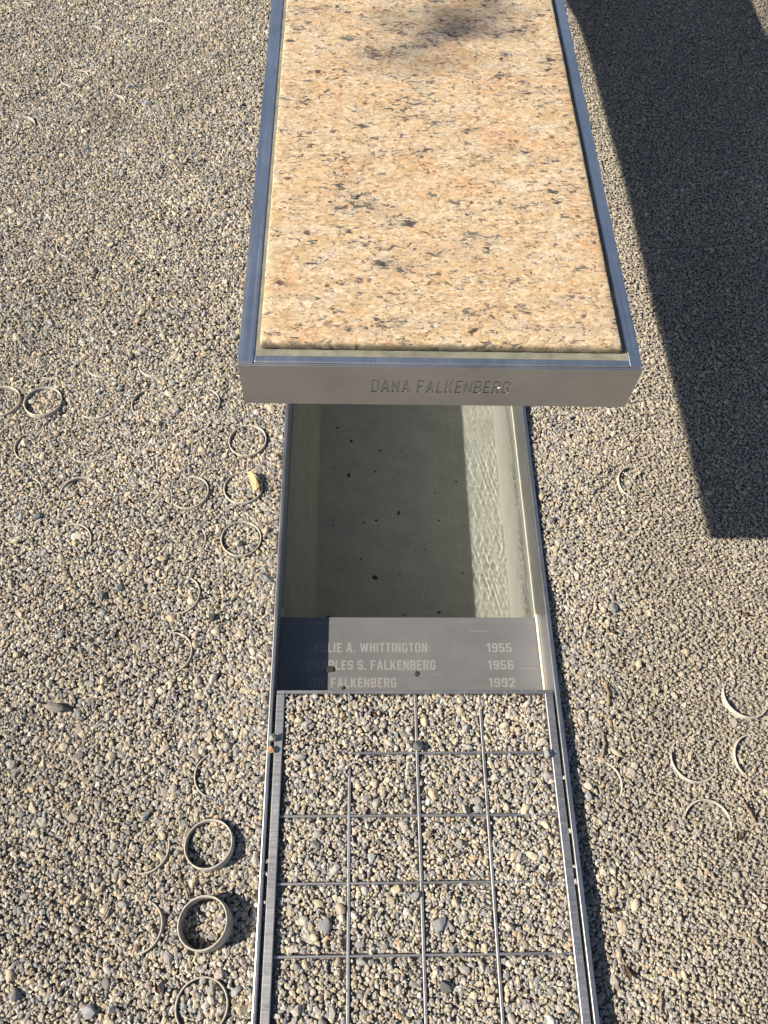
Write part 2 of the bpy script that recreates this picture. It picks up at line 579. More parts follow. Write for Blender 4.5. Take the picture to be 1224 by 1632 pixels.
pf = tpart('pool_floor', M['pool'], -0.0558, 0.2523, PY, PE - 0.0205, FL - 0.02, FL)
# steel bottom that carries the name plate
tpart('plate_bed', M['etched'], -0.0948, 0.2540, 0.318, PY - 0.001, -0.0532, -0.0520)
# pale bead of sealant where the walls meet the plate and the water
tpart('sealant_bead', M['bead'], 0.2512, 0.2541, 0.3185, PY + 0.004, -0.0500, -0.0462, bevel=0.0011)
tpart('sealant_bead', M['ledge'], 0.2524, 0.2541, PY + 0.0045, 1.4, -0.0534, -0.0515, bevel=0.0006)
tpart('sealant_bead', M['bead'], -0.0949, -0.0930, PY + 0.0005, PY + 0.012, -0.0534, -0.0470, bevel=0.0008)
# name plate with etched lettering
plate = tpart('name_plate', M['plate_steel'], -0.0946, 0.2510, 0.3185, PY, -0.0518, -0.0501, bevel=0.0004)
for body, a, b, c, d in (('LESLIE A. WHITTINGTON', -0.0568, 0.1019, 0.3832, 0.3964), ('1955', 0.1818, 0.2152, 0.3832, 0.3960),
                         ('CHARLES S. FALKENBERG', -0.0575, 0.1117, 0.3590, 0.3720), ('1956', 0.1816, 0.2156, 0.3590, 0.3717),
                         ('ZOE FALKENBERG', -0.0562, 0.0594, 0.3352, 0.3480), ('1992', 0.1808, 0.2153, 0.3352, 0.3477)):
    cut_plate('lettering', M['etched'], plate, None, text_splines(body, a, b, c, d), 0.0003, 0.00002, Matrix.Translation((0, 0, -0.05012)))
for o in list(plate.children):
    o.matrix_parent_inverse = Matrix.Identity(4)

# water: a finely rippled sheet
nx, ny = 340, 330
xs = np.linspace(-0.0929, 0.2524, nx)
ys = np.concatenate([np.linspace(PY + 0.0001, 0.95, ny - 20), np.linspace(0.97, PE - 0.021, 20)])
X, Y = np.meshgrid(xs, ys)
Z = np.zeros_like(X)
for k in range(34):
    th = rng.normal(0.0, 0.38) if k < 25 else rng.uniform(0, 6.28)
    wl = rng.uniform(0.0055, 0.016)
    kx, ky = math.cos(th) * 2 * math.pi / wl, math.sin(th) * 2 * math.pi / wl
    ph = rng.uniform(0, 6.28)
    Z += wl * 0.0016 * np.sin(kx * X + ky * Y + ph + 0.8 * np.sin(9 * Y + ph))
fade = np.clip((X + 0.093) / 0.02, 0, 1)
Z = -0.0560 + Z * 0.10 * fade * (0.75 + 0.5 * np.sin(23 * Y + 1.5 * np.sin(31 * X)) * np.sin(11 * Y + 2))
co = np.stack([X, Y, Z], -1).reshape(-1, 3)
idx = np.arange(nx * ny).reshape(ny, nx)
quads = np.stack([idx[:-1, :-1], idx[:-1, 1:], idx[1:, 1:], idx[1:, :-1]], -1).reshape(-1, 4)
me = bpy.data.meshes.new('water')
me.from_pydata(co.tolist(), [], quads.tolist())
me.polygons.foreach_set('use_smooth', [True] * len(me.polygons))
me.materials.append(M['water'])
water = link(bpy.data.objects.new('water', me))
tag(water, 'shallow clear rippling water in the trough below the bench', 'water', kind='structure')
water.cycles.is_caustics_caster = True
for o in (lw, rw, nw, ew, pf):
    o.cycles.is_caustics_receiver = True

# ------------------------------------------------------------------ the grate over the gravel-filled end
grate = empty('gravel_grate', 'flat steel grid half buried in gravel inside the near end of the trough', 'grate', (0.08, 0.1, -0.02))


def gpart(name, *a, bevel=0.0008):
    o = box(name, M['grate_steel'], grate, *a, bevel=bevel, seg=1)
    o.matrix_parent_inverse = Matrix.Translation((-0.08, -0.1, 0.02))
    return o


gpart('edge_bar', -0.0912, -0.0815, TY0 + 0.02, 0.3120, -0.030, -0.0015)
gpart('edge_bar', 0.2418, 0.2514, TY0 + 0.02, 0.3120, -0.030, -0.0015)
gpart('edge_bar', -0.0912, 0.2514, 0.3122, 0.3165, -0.0500, -0.0015)
for x in (-0.0012, 0.0800, 0.1602):
    gpart('grid_bar', x - 0.0017, x + 0.0017, TY0 + 0.02, 0.3118, -0.016, -0.0055)
for k in range(11):
    y = 0.2403 - k * 0.0715
    gpart('grid_bar', -0.0812, 0.2415, y - 0.0015, y + 0.0015, -0.017, -0.0060)
bed = bm_obj('gravel_bed', sheet_bm([(-0.0945, 0.2538, TY0, 0.3120)], -0.0115), M['bed'])
tag(bed, 'gritty floor of the gravel under the steel grid', 'gravel bed', kind='structure')

# ------------------------------------------------------------------ the bench
bench = empty('memorial_bench', 'cantilevered steel bench topped with a speckled tan granite slab', 'bench', (0.07, 2.6, 0.0))
binv = Matrix.Translation((-0.07, -2.6, 0.0))


def bpart(o):
    o.matrix_parent_inverse = binv
    return o


BX0, BX1, BY = -0.0908, 0.2316, 0.4222
TOP = 0.49
prof = [(BY + 0.0035, 0.4405), (0.9, 0.4385), (1.2, 0.437), (1.5, 0.431), (1.68, 0.424), (1.77, 0.410), (1.9, 0.385), (2.1, 0.318), (2.35, 0.19), (2.55, 0.06), (2.68, -0.05)]
tops = [(BY, TOP), (0.9, TOP), (1.2, TOP), (1.5, TOP), (1.68, TOP), (1.9, TOP), (2.2, TOP), (2.5, 0.47), (2.8, 0.38), (3.1, 0.20), (3.35, -0.05)]


def rail(x0, x1):
    bm = bmesh.new()
    rings_ = []
    for (yb, zb), (yt, zt) in zip(prof, tops):
        yb, yt = max(yb, BY + 0.0035), max(yt, BY + 0.0035)
        rings_.append([bm.verts.new(p) for p in ((x0, yt, zt), (x1, yt, zt), (x1, yb, zb), (x0, yb, zb))])
    for a, b in zip(rings_, rings_[1:]):
        for i in range(4):
            j = (i + 1) % 4
            bm.faces.new((a[i], a[j], b[j], b[i]))
    bm.faces.new(rings_[0])
    bm.faces.new(rings_[-1][::-1])
    bmesh.ops.recalc_face_normals(bm, faces=bm.faces)
    ed = [e for e in bm.edges if abs(e.verts[0].co.x - e.verts[1].co.x) < 1e-6]
    bmesh.ops.bevel(bm, geom=ed, offset=0.0009, segments=2, affect='EDGES')
    return bm_obj('side_rail', bm, M['frame_steel'], bench)


bpart(rail(BX0, -0.0782))
bpart(rail(0.2213, BX1))
# front rail behind the lettered end plate
bpart(box('front_rail', M['frame_steel'], bench, BX0 + 0.0132, BX1 - 0.0108, BY + 0.0036, 0.4322, 0.4430, TOP, bevel=0.0006))
bpart(box('letter_backing', M['end_steel'], bench, BX0 + 0.001, BX1 - 0.001, BY + 0.0011, BY + 0.0033, 0.4420, TOP - 0.0015))
t = text_splines('DANA FALKENBERG', 0.0150, 0.1285, 0.4575, 0.4735, THIN)
ep = cut_plate('end_plate', M['end_steel'], bench, (BX0 + 0.0007, BX1 - 0.0007, 0.4412, TOP - 0.0007), t, 0.0011, 0.00022, Matrix.Translation((0, BY + 0.00055, 0)) @ Matrix.Rotation(R(90), 4, 'X'), 0.0)
bpart(ep)
bpart(box('recess_ledge', M['ledge'], bench, -0.0781, 0.2212, 0.4323, 2.55, 0.4585, 0.4886))
# underside
bm = bmesh.new()
rr = []
for y, z in prof:
    rr.append([bm.verts.new((-0.0781, max(y, 0.4325), z + 0.002)), bm.verts.new((0.2212, max(y, 0.4325), z + 0.002)),
               bm.verts.new((0.2212, max(y, 0.4325), z + 0.016)), bm.verts.new((-0.0781, max(y, 0.4325), z + 0.016))])
for a, b in zip(rr, rr[1:]):
    for i in range(4):
        bm.faces.new((a[i], a[(i + 1) % 4], b[(i + 1) % 4], b[i]))
bm.faces.new(rr[0])
bm.faces.new(rr[-1])
bmesh.ops.recalc_face_normals(bm, faces=bm.faces)
bpart(bm_obj('underside', bm, M['end_steel'], bench))
# sloping back cover that carries the bench down to the ground
bm = bmesh.new()
rr = []
for y, z in [(2.5505, 0.4600)] + [(a, b - 0.012) for a, b in tops if a > 2.7]:
    rr.append([bm.verts.new((-0.0781, y, z)), bm.verts.new((0.2212, y, z)), bm.verts.new((0.2212, y - 0.01, z - 0.012)), bm.verts.new((-0.0781, y - 0.01, z - 0.012))])
for a, b in zip(rr, rr[1:]):
    for i in range(4):
        bm.faces.new((a[i], a[(i + 1) % 4], b[(i + 1) % 4], b[i]))
bmesh.ops.recalc_face_normals(bm, faces=bm.faces)
bpart(bm_obj('back_cover', bm, M['frame_steel'], bench))
# granite slab, edges worn round and a little uneven
bm = box_bm(-0.0738, 0.2161, 0.4392, 2.54, 0.4887, 0.4955)
lon = [e for e in bm.edges if abs(e.verts[0].co.y - e.verts[1].co.y) > 1]
bmesh.ops.subdivide_edges(bm, edges=lon, cuts=240, use_grid_fill=True)
lat = [e for e in bm.edges if abs(e.verts[0].co.x - e.verts[1].co.x) > 0.2]
bmesh.ops.subdivide_edges(bm, edges=lat, cuts=36, use_grid_fill=True)
sharp = [e for e in bm.edges if len(e.link_faces) == 2 and e.calc_face_angle(0) > 1.0]
bmesh.ops.bevel(bm, geom=sharp, offset=0.0016, segments=2, affect='EDGES', profile=0.5)
for v in bm.verts:
    edge = min(abs(v.co.x + 0.0738), abs(v.co.x - 0.2161), abs(v.co.y - 0.4392))
    if edge < 0.004:
        n = 0.00025 * (math.sin(v.co.x * 410 + 1) + math.sin(v.co.y * 530) + math.sin(v.co.x * 930 + v.co.y * 770))
        v.co.x += n * 0.5 * (1 if v.co.x < 0.07 else -1) * (1 if min(abs(v.co.x + 0.0738), abs(v.co.x - 0.2161)) < 0.004 else 0)
        v.co.y += abs(n) * (1 if abs(v.co.y - 0.4392) < 0.004 else 0)
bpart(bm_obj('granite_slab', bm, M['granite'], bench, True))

# ------------------------------------------------------------------ rings of the buried plastic ground grid
RING_R, RING_W, RING_H = 0.0275, 0.0019, 0.028


def ring_mesh():
    bm = bmesh.new()
    pr = [(RING_R, -RING_H), (RING_R, -0.0008), (RING_R - 0.0006, 0), (RING_R - RING_W + 0.0006, 0), (RING_R - RING_W, -0.0008), (RING_R - RING_W, -RING_H)]
    N = 48
    vv = []
    for i in range(N):
        a = 2 * math.pi * i / N
        w = 1 + 0.012 * math.sin(2 * a + 0.7)
        vv.append([bm.verts.new((r * w * math.cos(a), r * w * math.sin(a), z)) for r, z in pr])
    for i in range(N):
        a, b = vv[i], vv[(i + 1) % N]
        for k in range(len(pr)):
            kk = (k + 1) % len(pr)
            bm.faces.new((a[k], b[k], b[kk], a[kk]))
    bmesh.ops.recalc_face_normals(bm, faces=bm.faces)
    me = bpy.data.meshes.new('plastic_ring')
    bm.to_mesh(me)
    bm.free()
    me.materials.append(M['ring'])
    me.polygons.foreach_set('use_smooth', [True] * len(me.polygons))
    return me


ring_me = ring_mesh()
# x, y, height of the middle of the top edge over the gravel, tilt, direction of the raised side (deg, 0 = +x, 90 = away), label
RINGS = [
    (-0.159, 0.139, 0.0100, 0.0038, -40, 'loose white plastic ring standing proud, upper of the two raised rings beside the grid'),
    (-0.157, 0.059, 0.0175, 0.0050, -20, 'tallest white plastic ring, tilted and casting a shadow toward the steel rim'),
    (-0.153, -0.018, 0.0035, 0.0010, 60, 'white ring nearly flush with the gravel, cut by the lower edge of the photo'),
    (-0.229, 0.057, 0.0000, 0.0040, 0, 'curved right half of a ring showing just left of the tallest ring'),
    (-0.231, 0.136, -0.0015, 0.0045, -45, 'short lower arc of a ring left of the upper raised ring'),
    (-0.156, 0.216, 0.0000, 0.0040, 180, 'left half of a buried ring just above the two raised rings'),
    (-0.156, 0.288, -0.0028, 0.0040, -150, 'barely showing ring arc by the left rim level with the name plate'),
    (-0.228, 0.367, 0.0012, 0.0036, 10, 'ring open at its left, two ring rows above the name plate level'),
    (-0.226, 0.447, 0.0008, 0.0036, -10, 'half ring with its right and lower sides clear of the gravel, near the pool corner'),
    (-0.151, 0.530, 0.0042, 0.0010, 200, 'complete thin white ring full of gravel beside the middle of the pool'),
    (-0.226, 0.528, -0.0008, 0.0038, 10, 'right-hand arc of a ring directly left of the complete ring by mid pool'),
    (-0.379, 0.524, 0.0000, 0.0036, 50, 'ring arc open below with a cream pebble inside it'),
    (-0.459, 0.522, -0.0015, 0.0036, 90, 'faint flat upper arc of a ring at the left edge below two arched ones'),
    (-0.154, 0.612, 0.0035, 0.0014, -70, 'complete ring with a pale wood chip lying across its right side'),
    (-0.229, 0.604, 0.0018, 0.0030, -25, 'nearly whole ring just left of the ring holding the wood chip'),
    (-0.381, 0.600, -0.0005, 0.0034, 100, 'upper arc of a ring second from the left edge, two left of the wood chip'),
    (-0.459, 0.600, -0.0005, 0.0036, 30, 'arched ring remnant hugging the left edge beside a dark stone'),
    (-0.153, 0.691, 0.0042, 0.0012, 20, 'complete ring closest to the front corner of the bench'),
    (-0.459, 0.680, -0.0004, 0.0036, 180, 'left-side arc of a ring directly below the bold ring of gravel'),
    (-0.382, 0.679, -0.0018, 0.0034, -80, 'faint bottom arc of a ring between the bold ring and the bench corner'),
    (-0.228, 0.681, -0.0022, 0.0036, -70, 'dim bottom arc of a ring left of the complete ring near the bench corner'),
    (-0.459, 0.757, 0.0050, 0.0006, -90, 'bold complete white ring in the row level with the bench front'),
    (-0.521, 0.759, 0.0055, 0.0014, 0, 'thick white ring cut off by the left edge of the photo'),
    (-0.381, 0.755, -0.0004, 0.0036, -90, 'bottom arc of a ring with a round grey stone above it'),
    (-0.302, 0.756, 0.0006, 0.0034, 140, 'ring with its upper left clear of gravel, level with the bench front'),
    (-0.226, 0.758, -0.0002, 0.0036, 20, 'ring showing its right side nearest the bench front corner'),
    (-0.302, 0.834, 0.0004, 0.0034, -100, 'ring with its lower side clear, just above bench front level'),
    (-0.380, 0.832, -0.0016, 0.0036, -80, 'thin bottom arc of a ring beside a dark grey stone, above bench front level'),
    (-0.460, 0.830, -0.0012, 0.0036, -100, 'thin bottom arc of the leftmost ring just above bench front level'),
    (-0.228, 1.085, -0.0008, 0.0036, -60, 'lower right ring arc close beside the long steel side rail'),
    (-0.222, 0.990, -0.0012, 0.0036, 10, 'right ring arc beside the granite slab near its front third'),
    (-0.543, 1.074, -0.0020, 0.0036, -90, 'very faint bottom ring arc far up along the left edge'),
    (-0.472, 1.086, -0.0012, 0.0036, -150, 'hook-like left ring arc in open gravel well away from the bench'),
    (-0.537, 0.988, -0.0014, 0.0036, 90, 'faint top arc of a ring at the left edge beside dark pebbles'),
    (-0.546, 1.544, 0.0034, 0.0010, -120, 'distant whole ring high in open gravel'),
    (-0.544, 1.470, -0.0004, 0.0036, 20, 'distant right-hand ring arc next to a dark hollow'),
    (-0.621, 1.395, 0.0014, 0.0022, 60, 'distant faint whole ring by the left edge'),
    (-0.702, 1.774, 0.0000, 0.0036, 10, 'farthest ring arc in the corner of the gravel'),
    (-0.624, 1.774, 0.0000, 0.0036, 170, 'farthest ring, left arc, second from the corner'),
    (-0.546, 1.774, 0.0000, 0.0036, 0, 'farthest ring, right arc, third from the corner'),
    (-0.390, 1.770, -0.0008, 0.0036, -120, 'farthest ring arc nearest the bench'),
    (-0.700, 1.697, -0.0002, 0.0036, 70, 'distant top arc of a ring below the corner ring'),
    (-0.544, 1.696, -0.0002, 0.0036, 40, 'distant upper right ring arc in the second farthest row'),
    (-0.466, 1.470, -0.0006, 0.0036, 40, 'distant ring arc left of the blue-grey pebble'),
    (0.414, 0.628, 0.0000, 0.0040, 170, 'left arc of a ring on sandy gravel between pool and dark shadow'),
    (0.417, 0.480, -0.0014, 0.0036, 0, 'faint right arc of a ring below the corner of the dark shadow'),
    (0.500, 0.310, 0.0012, 0.0040, -120, 'tan ring dipping out of bare soil near the right edge'),
    (0.419, 0.233, 0.0018, 0.0030, -120, 'wide faint ring in fine gravel right of the grid'),
    (0.497, 0.234, 0.0004, 0.0040, 160, 'left arc of a ring cut by the right edge of the photo'),
    (0.421, 0.157, 0.0008, 0.0040, 95, 'upper arc of a ring beside a brown scrap, lowest ring right of the grid'),
    (0.297, 0.204, -0.0004, 0.0042, 20, 'thin curved ring arc close to the shaded right rim'),
]
for (x, y, mid, amp, az, lab) in RINGS:
    if mid < 0.0033:
        mid -= 0.0017
    elif mid < 0.006:
        mid -= 0.0012
    if x > 0.2:
        mid -= 0.0014
    if y > 0.9:
        mid, amp = mid - 0.0008, amp * 0.8
    o = bpy.data.objects.new('plastic_ring', ring_me)
    link(o)
    a = R(az)
    o.location = (x, y, float(zg(x, y)) + mid)
    ax = Vector((math.sin(a), -math.cos(a), 0))   # tilt axis: raises the side at azimuth a
    o.rotation_mode = 'QUATERNION'
    o.rotation_quaternion = Matrix.Rotation(math.atan2(amp, RING_R), 3, ax).to_quaternion()
    if x > 0.2:
        o.scale = (1.06, 1.06, 1)
    tag(o, lab, 'plastic ring', 'rings of the buried ground grid')

# ------------------------------------------------------------------ gravel stones
PAL = np.array([
    (0.56, 0.485, 0.355), (0.62, 0.55, 0.42), (0.52, 0.44, 0.32), (0.66, 0.61, 0.52), (0.48, 0.41, 0.315),
    (0.44, 0.415, 0.385), (0.38, 0.37, 0.365), (0.31, 0.31, 0.32), (0.27, 0.28, 0.305), (0.48, 0.45, 0.415),
    (0.19, 0.19, 0.20), (0.52, 0.375, 0.255), (0.43, 0.36, 0.335), (0.72, 0.69, 0.64), (0.31, 0.33, 0.335)]) * 0.765
WGT = np.array([11, 9, 11, 6, 9, 11, 11, 9, 6.5, 9, 4, 2.6, 3.0, 1.8, 3.5])
WGT = WGT / WGT.sum()


def ico(sub):
    bm = bmesh.new()
    bmesh.ops.create_icosphere(bm, subdivisions=sub, radius=1)
    v = np.array([x.co[:] for x in bm.verts])
    f = np.array([[w.index for w in fc.verts] for fc in bm.faces])
    bm.free()
    return v, f


def variants(sub, n, jit, cuts):
    v0, f = ico(sub)
    res = []
    for _ in range(n):
        v = v0 * (1 + rng.normal(0, jit, (len(v0), 1)))
        for _ in range(cuts):
            nrm = rng.normal(size=3)
            nrm /= np.linalg.norm(nrm)
            d = rng.uniform(0.55, 0.85)
            h = v @ nrm
            v = v - np.outer(np.clip(h - d, 0, None), nrm)
        res.append(v)
    return np.array(res), f


V1, F1 = variants(1, 40, 0.13, 0)
# coarser chips, eight faces each, for grit and for stones only a few pixels wide
o8 = np.array([(1, 0, 0), (-1, 0, 0), (0, 1, 0), (0, -1, 0), (0, 0, 1), (0, 0, -1)], float)
F0 = np.array([(0, 2, 4), (2, 1, 4), (1, 3, 4), (3, 0, 4), (2, 0, 5), (1, 2, 5), (3, 1, 5), (0, 3, 5)])
V0 = np.array([o8 * (1 + rng.normal(0, 0.12, (6, 1))) * 1.25 + rng.normal(0, 0.16, (6, 3)) for _ in range(40)])
V2, F2 = variants(2, 40, 0.05, 7)


def free_rot(n):
    q = rng.normal(size=(n, 4))
    q /= np.linalg.norm(q, axis=1, keepdims=True)
    w, x, y, z = q.T
    return np.stack([np.stack([1 - 2 * (y * y + z * z), 2 * (x * y - w * z), 2 * (x * z + w * y)], -1),
                     np.stack([2 * (x * y + w * z), 1 - 2 * (x * x + z * z), 2 * (y * z - w * x)], -1),
                     np.stack([2 * (x * z - w * y), 2 * (y * z + w * x), 1 - 2 * (x * x + y * y)], -1)], 1)


def mm(a, b):
    return np.einsum('nij,njk->nik', a, b)


def rand_rot(n):
    """stones lie mostly flat: any heading, a moderate tilt"""
    def rz(t):
        c_, s_, o, i = np.cos(t), np.sin(t), np.zeros(n), np.ones(n)
        return np.stack([np.stack([c_, -s_, o], -1), np.stack([s_, c_, o], -1), np.stack([o, o, i], -1)], 1)
    t = rng.normal(0, 0.38, n)
    c_, s_, o, i = np.cos(t), np.sin(t), np.zeros(n), np.ones(n)
    rx = np.stack([np.stack([i, o, o], -1), np.stack([o, c_, -s_], -1), np.stack([o, s_, c_], -1)], 1)
    return mm(rz(rng.uniform(0, 6.28, n)), mm(rx, rz(rng.uniform(0, 6.28, n))))


def stones_geo(p, r, col, V, F):
    n = len(p)
    pick = rng.integers(0, len(V), n)
    v = V[pick] * r[:, None, None]
    v = v * np.stack([rng.uniform(0.95, 1.45, n), rng.uniform(0.8, 1.1, n), rng.uniform(0.55, 0.85, n)], -1)[:, None, :]
    v = np.einsum('nij,nkj->nki', rand_rot(n), v)
    v += p[:, None, :]
    k = V.shape[1]
    f = F[None] + (np.arange(n) * k)[:, None, None]
    c = np.repeat(col[:, None, :], k, 1)
    return v.reshape(-1, 3), f.reshape(-1, 3), c.reshape(-1, 3)


def stone_object(name, groups, smooth=False):
    off = 0
    vs_, fs_, cs_ = [], [], []
    for v, f, c in groups:
        vs_.append(v)
        fs_.append(f + off)
        cs_.append(c)
        off += len(v)
    v, f, c = np.concatenate(vs_), np.concatenate(fs_), np.concatenate(cs_)
    me = bpy.data.meshes.new(name)
    me.vertices.add(len(v))
    me.vertices.foreach_set('co', v.astype(np.float32).ravel())
    me.loops.add(f.size)
    me.loops.foreach_set('vertex_index', f.astype(np.int32).ravel())
    me.polygons.add(len(f))
    me.polygons.foreach_set('loop_start', (np.arange(len(f)) * 3).astype(np.int32))
    at = me.attributes.new('stone_colour', 'FLOAT_COLOR', 'POINT')
    at.data.foreach_set('color', np.concatenate([c, np.ones((len(c), 1))], 1).astype(np.float32).ravel())
    me.polygons.foreach_set('use_smooth', np.zeros(len(f), bool))
    me.update(calc_edges=True)
    me.materials.append(M['stone'])
    return link(bpy.data.objects.new(name, me))


def colours(n, x, y):
    c = PAL[rng.choice(len(PAL), n, p=WGT)]
    c = c * rng.uniform(0.8, 1.18, (n, 1))
    c = c * 0.84 + np.array((0.325, 0.298, 0.258)) * 0.16      # thin coat of dust
    tone = 0.95 + 0.09 * np.sin(8.3 * x + 3 * y + 1.1 * np.sin(6 * y)) * np.sin(7.1 * y - 4 * x + 1.4 * np.sin(5 * x)) + 0.05 * np.sin(29 * x + 11 * y) * np.sin(23 * y - 7 * x)
    c = c * tone[:, None]
    # dusty, tanner fine gravel on the right of the trough
    dust = np.clip((x - 0.28) / 0.15, 0, 1) * 0.35
    tan = np.array((0.31, 0.265, 0.205))
    return c * (1 - dust[:, None]) + tan * dust[:, None]


# ground the camera can see, and a margin round it
def in_view(x, y, m):
    t_ = np.clip((y + 0.03) / 1.9, -0.3, 1.2)
    return (x > -0.37 - 0.40 * t_ - m) & (x < 0.45 + 0.48 * t_ + m) & (y > -0.10 - m) & (y < 1.93 + m)


def under_bench(x, y):
    return (x * 0.51 > -0.065) & (x * 0.51 < 0.205) & (y * 0.51 > 0.47)


def on_trough(x, y, r):
    return (x > TX0 - 0.0008 - r * 0.8) & (x < TX1 + 0.001 + r * 0.8)


ring_xy = np.array([(a[0], a[1], a[2], a[3], R(a[4])) for a in RINGS])


def clear_of_rings(x, y, r):
    ok = np.ones(len(x), bool)
    for (rx, ry, mid, amp, az) in ring_xy:
        dx, dy = x - rx, y - ry
        near = np.abs(dx) + np.abs(dy) < 0.06
        if not near.any():
            continue
        d = np.hypot(dx, dy)
        top = mid + amp * np.cos(np.arctan2(dy, dx) - az)
        ok &= ~(near & (np.abs(d - RING_R + 0.001) < r * 0.95 + 0.0006) & (top > 0.0022))
    return ok


def field(spacing, rmin, rmax, keep, zoff, power=1.0, margin=0.05, under=False):
    gx = np.arange(-1.25, 1.5, spacing)
    gy = np.arange(-0.5, 2.4, spacing)
    x, y = [a.ravel() for a in np.meshgrid(gx, gy)]
    x = x + rng.uniform(-0.5, 0.5, len(x)) * spacing
    y = y + rng.uniform(-0.5, 0.5, len(y)) * spacing
    k = in_view(x, y, margin) & (rng.random(len(x)) < keep)
    if not under:
        k &= ~under_bench(x, y)
    x, y = x[k], y[k]
    patch = 0.5 + 0.5 * np.sin(21 * x + 9 * y + 1.5 * np.sin(13 * y)) * np.sin(17 * y - 8 * x + 1.3 * np.sin(15 * x))
    r = rmin + (rmax - rmin) * rng.random(len(x)) ** (power * (1.5 - patch))
    # coarser along the left rim and the right rim, finer farther out on the right
    near = np.exp(-np.abs(x + 0.12) / 0.05) * (y < 0.9) * 0.25
    fine = np.clip((x - 0.3) / 0.12, 0, 1) * 0.22
    r = r * (1 + near - fine)
    k = ~on_trough(x, y, r) & clear_of_rings(x, y, r)
    x, y, r = x[k], y[k], r[k]
    z = zg(x, y) - 0.0022 + r * rng.uniform(zoff[0], zoff[1], len(x))
    return np.stack([x, y, z], -1), r


BARE = [(0.385, 0.640, 0.030), (0.500, 0.300, 0.045), (0.515, 0.345, 0.03), (0.44, 0.10, 0.04), (0.425, 0.165, 0.03), (-0.30, 1.15, 0.05), (-0.47, 0.30, 0.05), (0.36, 0.36, 0.025)]


def thin_out(p, r):
    keep = np.ones(len(p), bool)
    for bx, by, br in BARE:
        d = np.hypot(p[:, 0] - bx, (p[:, 1] - by) * 1.5) / br
        keep &= rng.random(len(p)) > np.clip(1.25 - d, 0, 0.8)
    return p[keep], r[keep]


groups = []
p, r = thin_out(*field(0.0045, 0.0016, 0.0032, 1.0, (-0.2, 0.35), 1.3, 0.28, True))
near = (p[:, 1] < 0.62) & in_view(p[:, 0], p[:, 1], 0.03) & ~under_bench(p[:, 0], p[:, 1])
groups.append(stones_geo(p[near], r[near], colours(near.sum(), p[near, 0], p[near, 1]), V1, F1))
groups.append(stones_geo(p[~near], r[~near], colours((~near).sum(), p[~near, 0], p[~near, 1]), V0, F0))
n1 = len(p)
p, r = field(0.0046, 0.0008, 0.0018, 0.95, (0.2, 1.6), 1.2, 0.02)
k = (p[:, 1] < 0.85) | (rng.random(len(p)) < 0.55)
p, r = p[k], r[k]
groups.append(stones_geo(p, r, colours(len(p), p[:, 0], p[:, 1]), V0, F0))
n2 = len(p)
p, r = thin_out(*field(0.0125, 0.0026, 0.0058, 0.62, (-0.2, 0.4), 2.6, 0.36, True))
near = (p[:, 1] < 0.75) & in_view(p[:, 0], p[:, 1], 0.03)
groups.append(stones_geo(p[near], r[near], colours(near.sum(), p[near, 0], p[near, 1]), V2, F2))
groups.append(stones_geo(p[~near], r[~near], colours((~near).sum(), p[~near, 0], p[~near, 1]), V1, F1))
gravel = stone_object('gravel', groups)

tag(gravel, 'loose tan, cream and grey gravel stones around the trough', 'gravel', kind='stuff')


def tray_field(spacing, rmin, rmax, keep, zoff, power):
    gx = np.arange(-0.0945, 0.2538, spacing)
    gy = np.arange(-0.42 if rmax > 0.002 else -0.1, 0.313, spacing)
    x, y = [a.ravel() for a in np.meshgrid(gx, gy)]
    x = x + rng.uniform(-0.5, 0.5, len(x)) * spacing
    y = y + rng.uniform(-0.5, 0.5, len(y)) * spacing
    k = rng.random(len(x)) < keep
    x, y = x[k], y[k]
    r = rmin + (rmax - rmin) * rng.random(len(x)) ** power
    inside = (x > -0.0815 + r * 0.75 + 0.002 * (y < 0.29)) & (x < 0.2418 - r * 0.6) & (y < 0.3122 - r * 0.6)
    bar = np.zeros(len(x), bool)
    for bx in (-0.0012, 0.0800, 0.1602):
        show = np.where(bx < 0.01, y < 0.222, np.where(bx > 0.12, y < 0.288, y < 0.32))
        bar |= (np.abs(x - bx) < 0.0018 + r * 0.75) & show
    for q in range(10):
        by = 0.2403 - q * 0.0715
        lo, hi = ((0.004, 0.236), (-0.072, 0.205), (-0.079, 0.165), (-0.080, 0.222), (-0.08, 0.24), (-0.08, 0.24))[min(q, 5)]
        bar |= (np.abs(y - by) < 0.0014 + r * 0.75) & (x > lo) & (x < hi)
    k = inside & ~bar
    x, y, r = x[k], y[k], r[k]
    hump = 0.0022 * ((x < 0.025) & (y > 0.215)) + 0.002 * np.exp(-((x + 0.055) ** 2 + (y - 0.262) ** 2) / 0.0016) - 0.0025 * np.exp(-np.abs(x + 0.08) / 0.006) * (y < 0.22)
    z = -0.0080 + hump + r * rng.uniform(zoff[0], zoff[1], len(x))
    return np.stack([x, y, z], -1), r


tg = []
for a in ((0.0047, 0.0017, 0.0035, 1.0, (-0.4, 0.3), 1.3), (0.0045, 0.0009, 0.0019, 0.9, (0.3, 1.6), 1.2)):
    p, r = tray_field(*a)
    tg.append(stones_geo(p, r, colours(len(p), p[:, 0] * 0, p[:, 1]), V1, F1))
p, r = tray_field(0.0115, 0.0027, 0.0060, 0.75, (-0.3, 0.45), 2.2)
tg.append(stones_geo(p, r, colours(len(p), p[:, 0] * 0, p[:, 1]), V2, F2))
tray = stone_object('gravel', tg)
tag(tray, 'gravel stones filling the near end of the trough between the grid bars', 'gravel', kind='stuff')

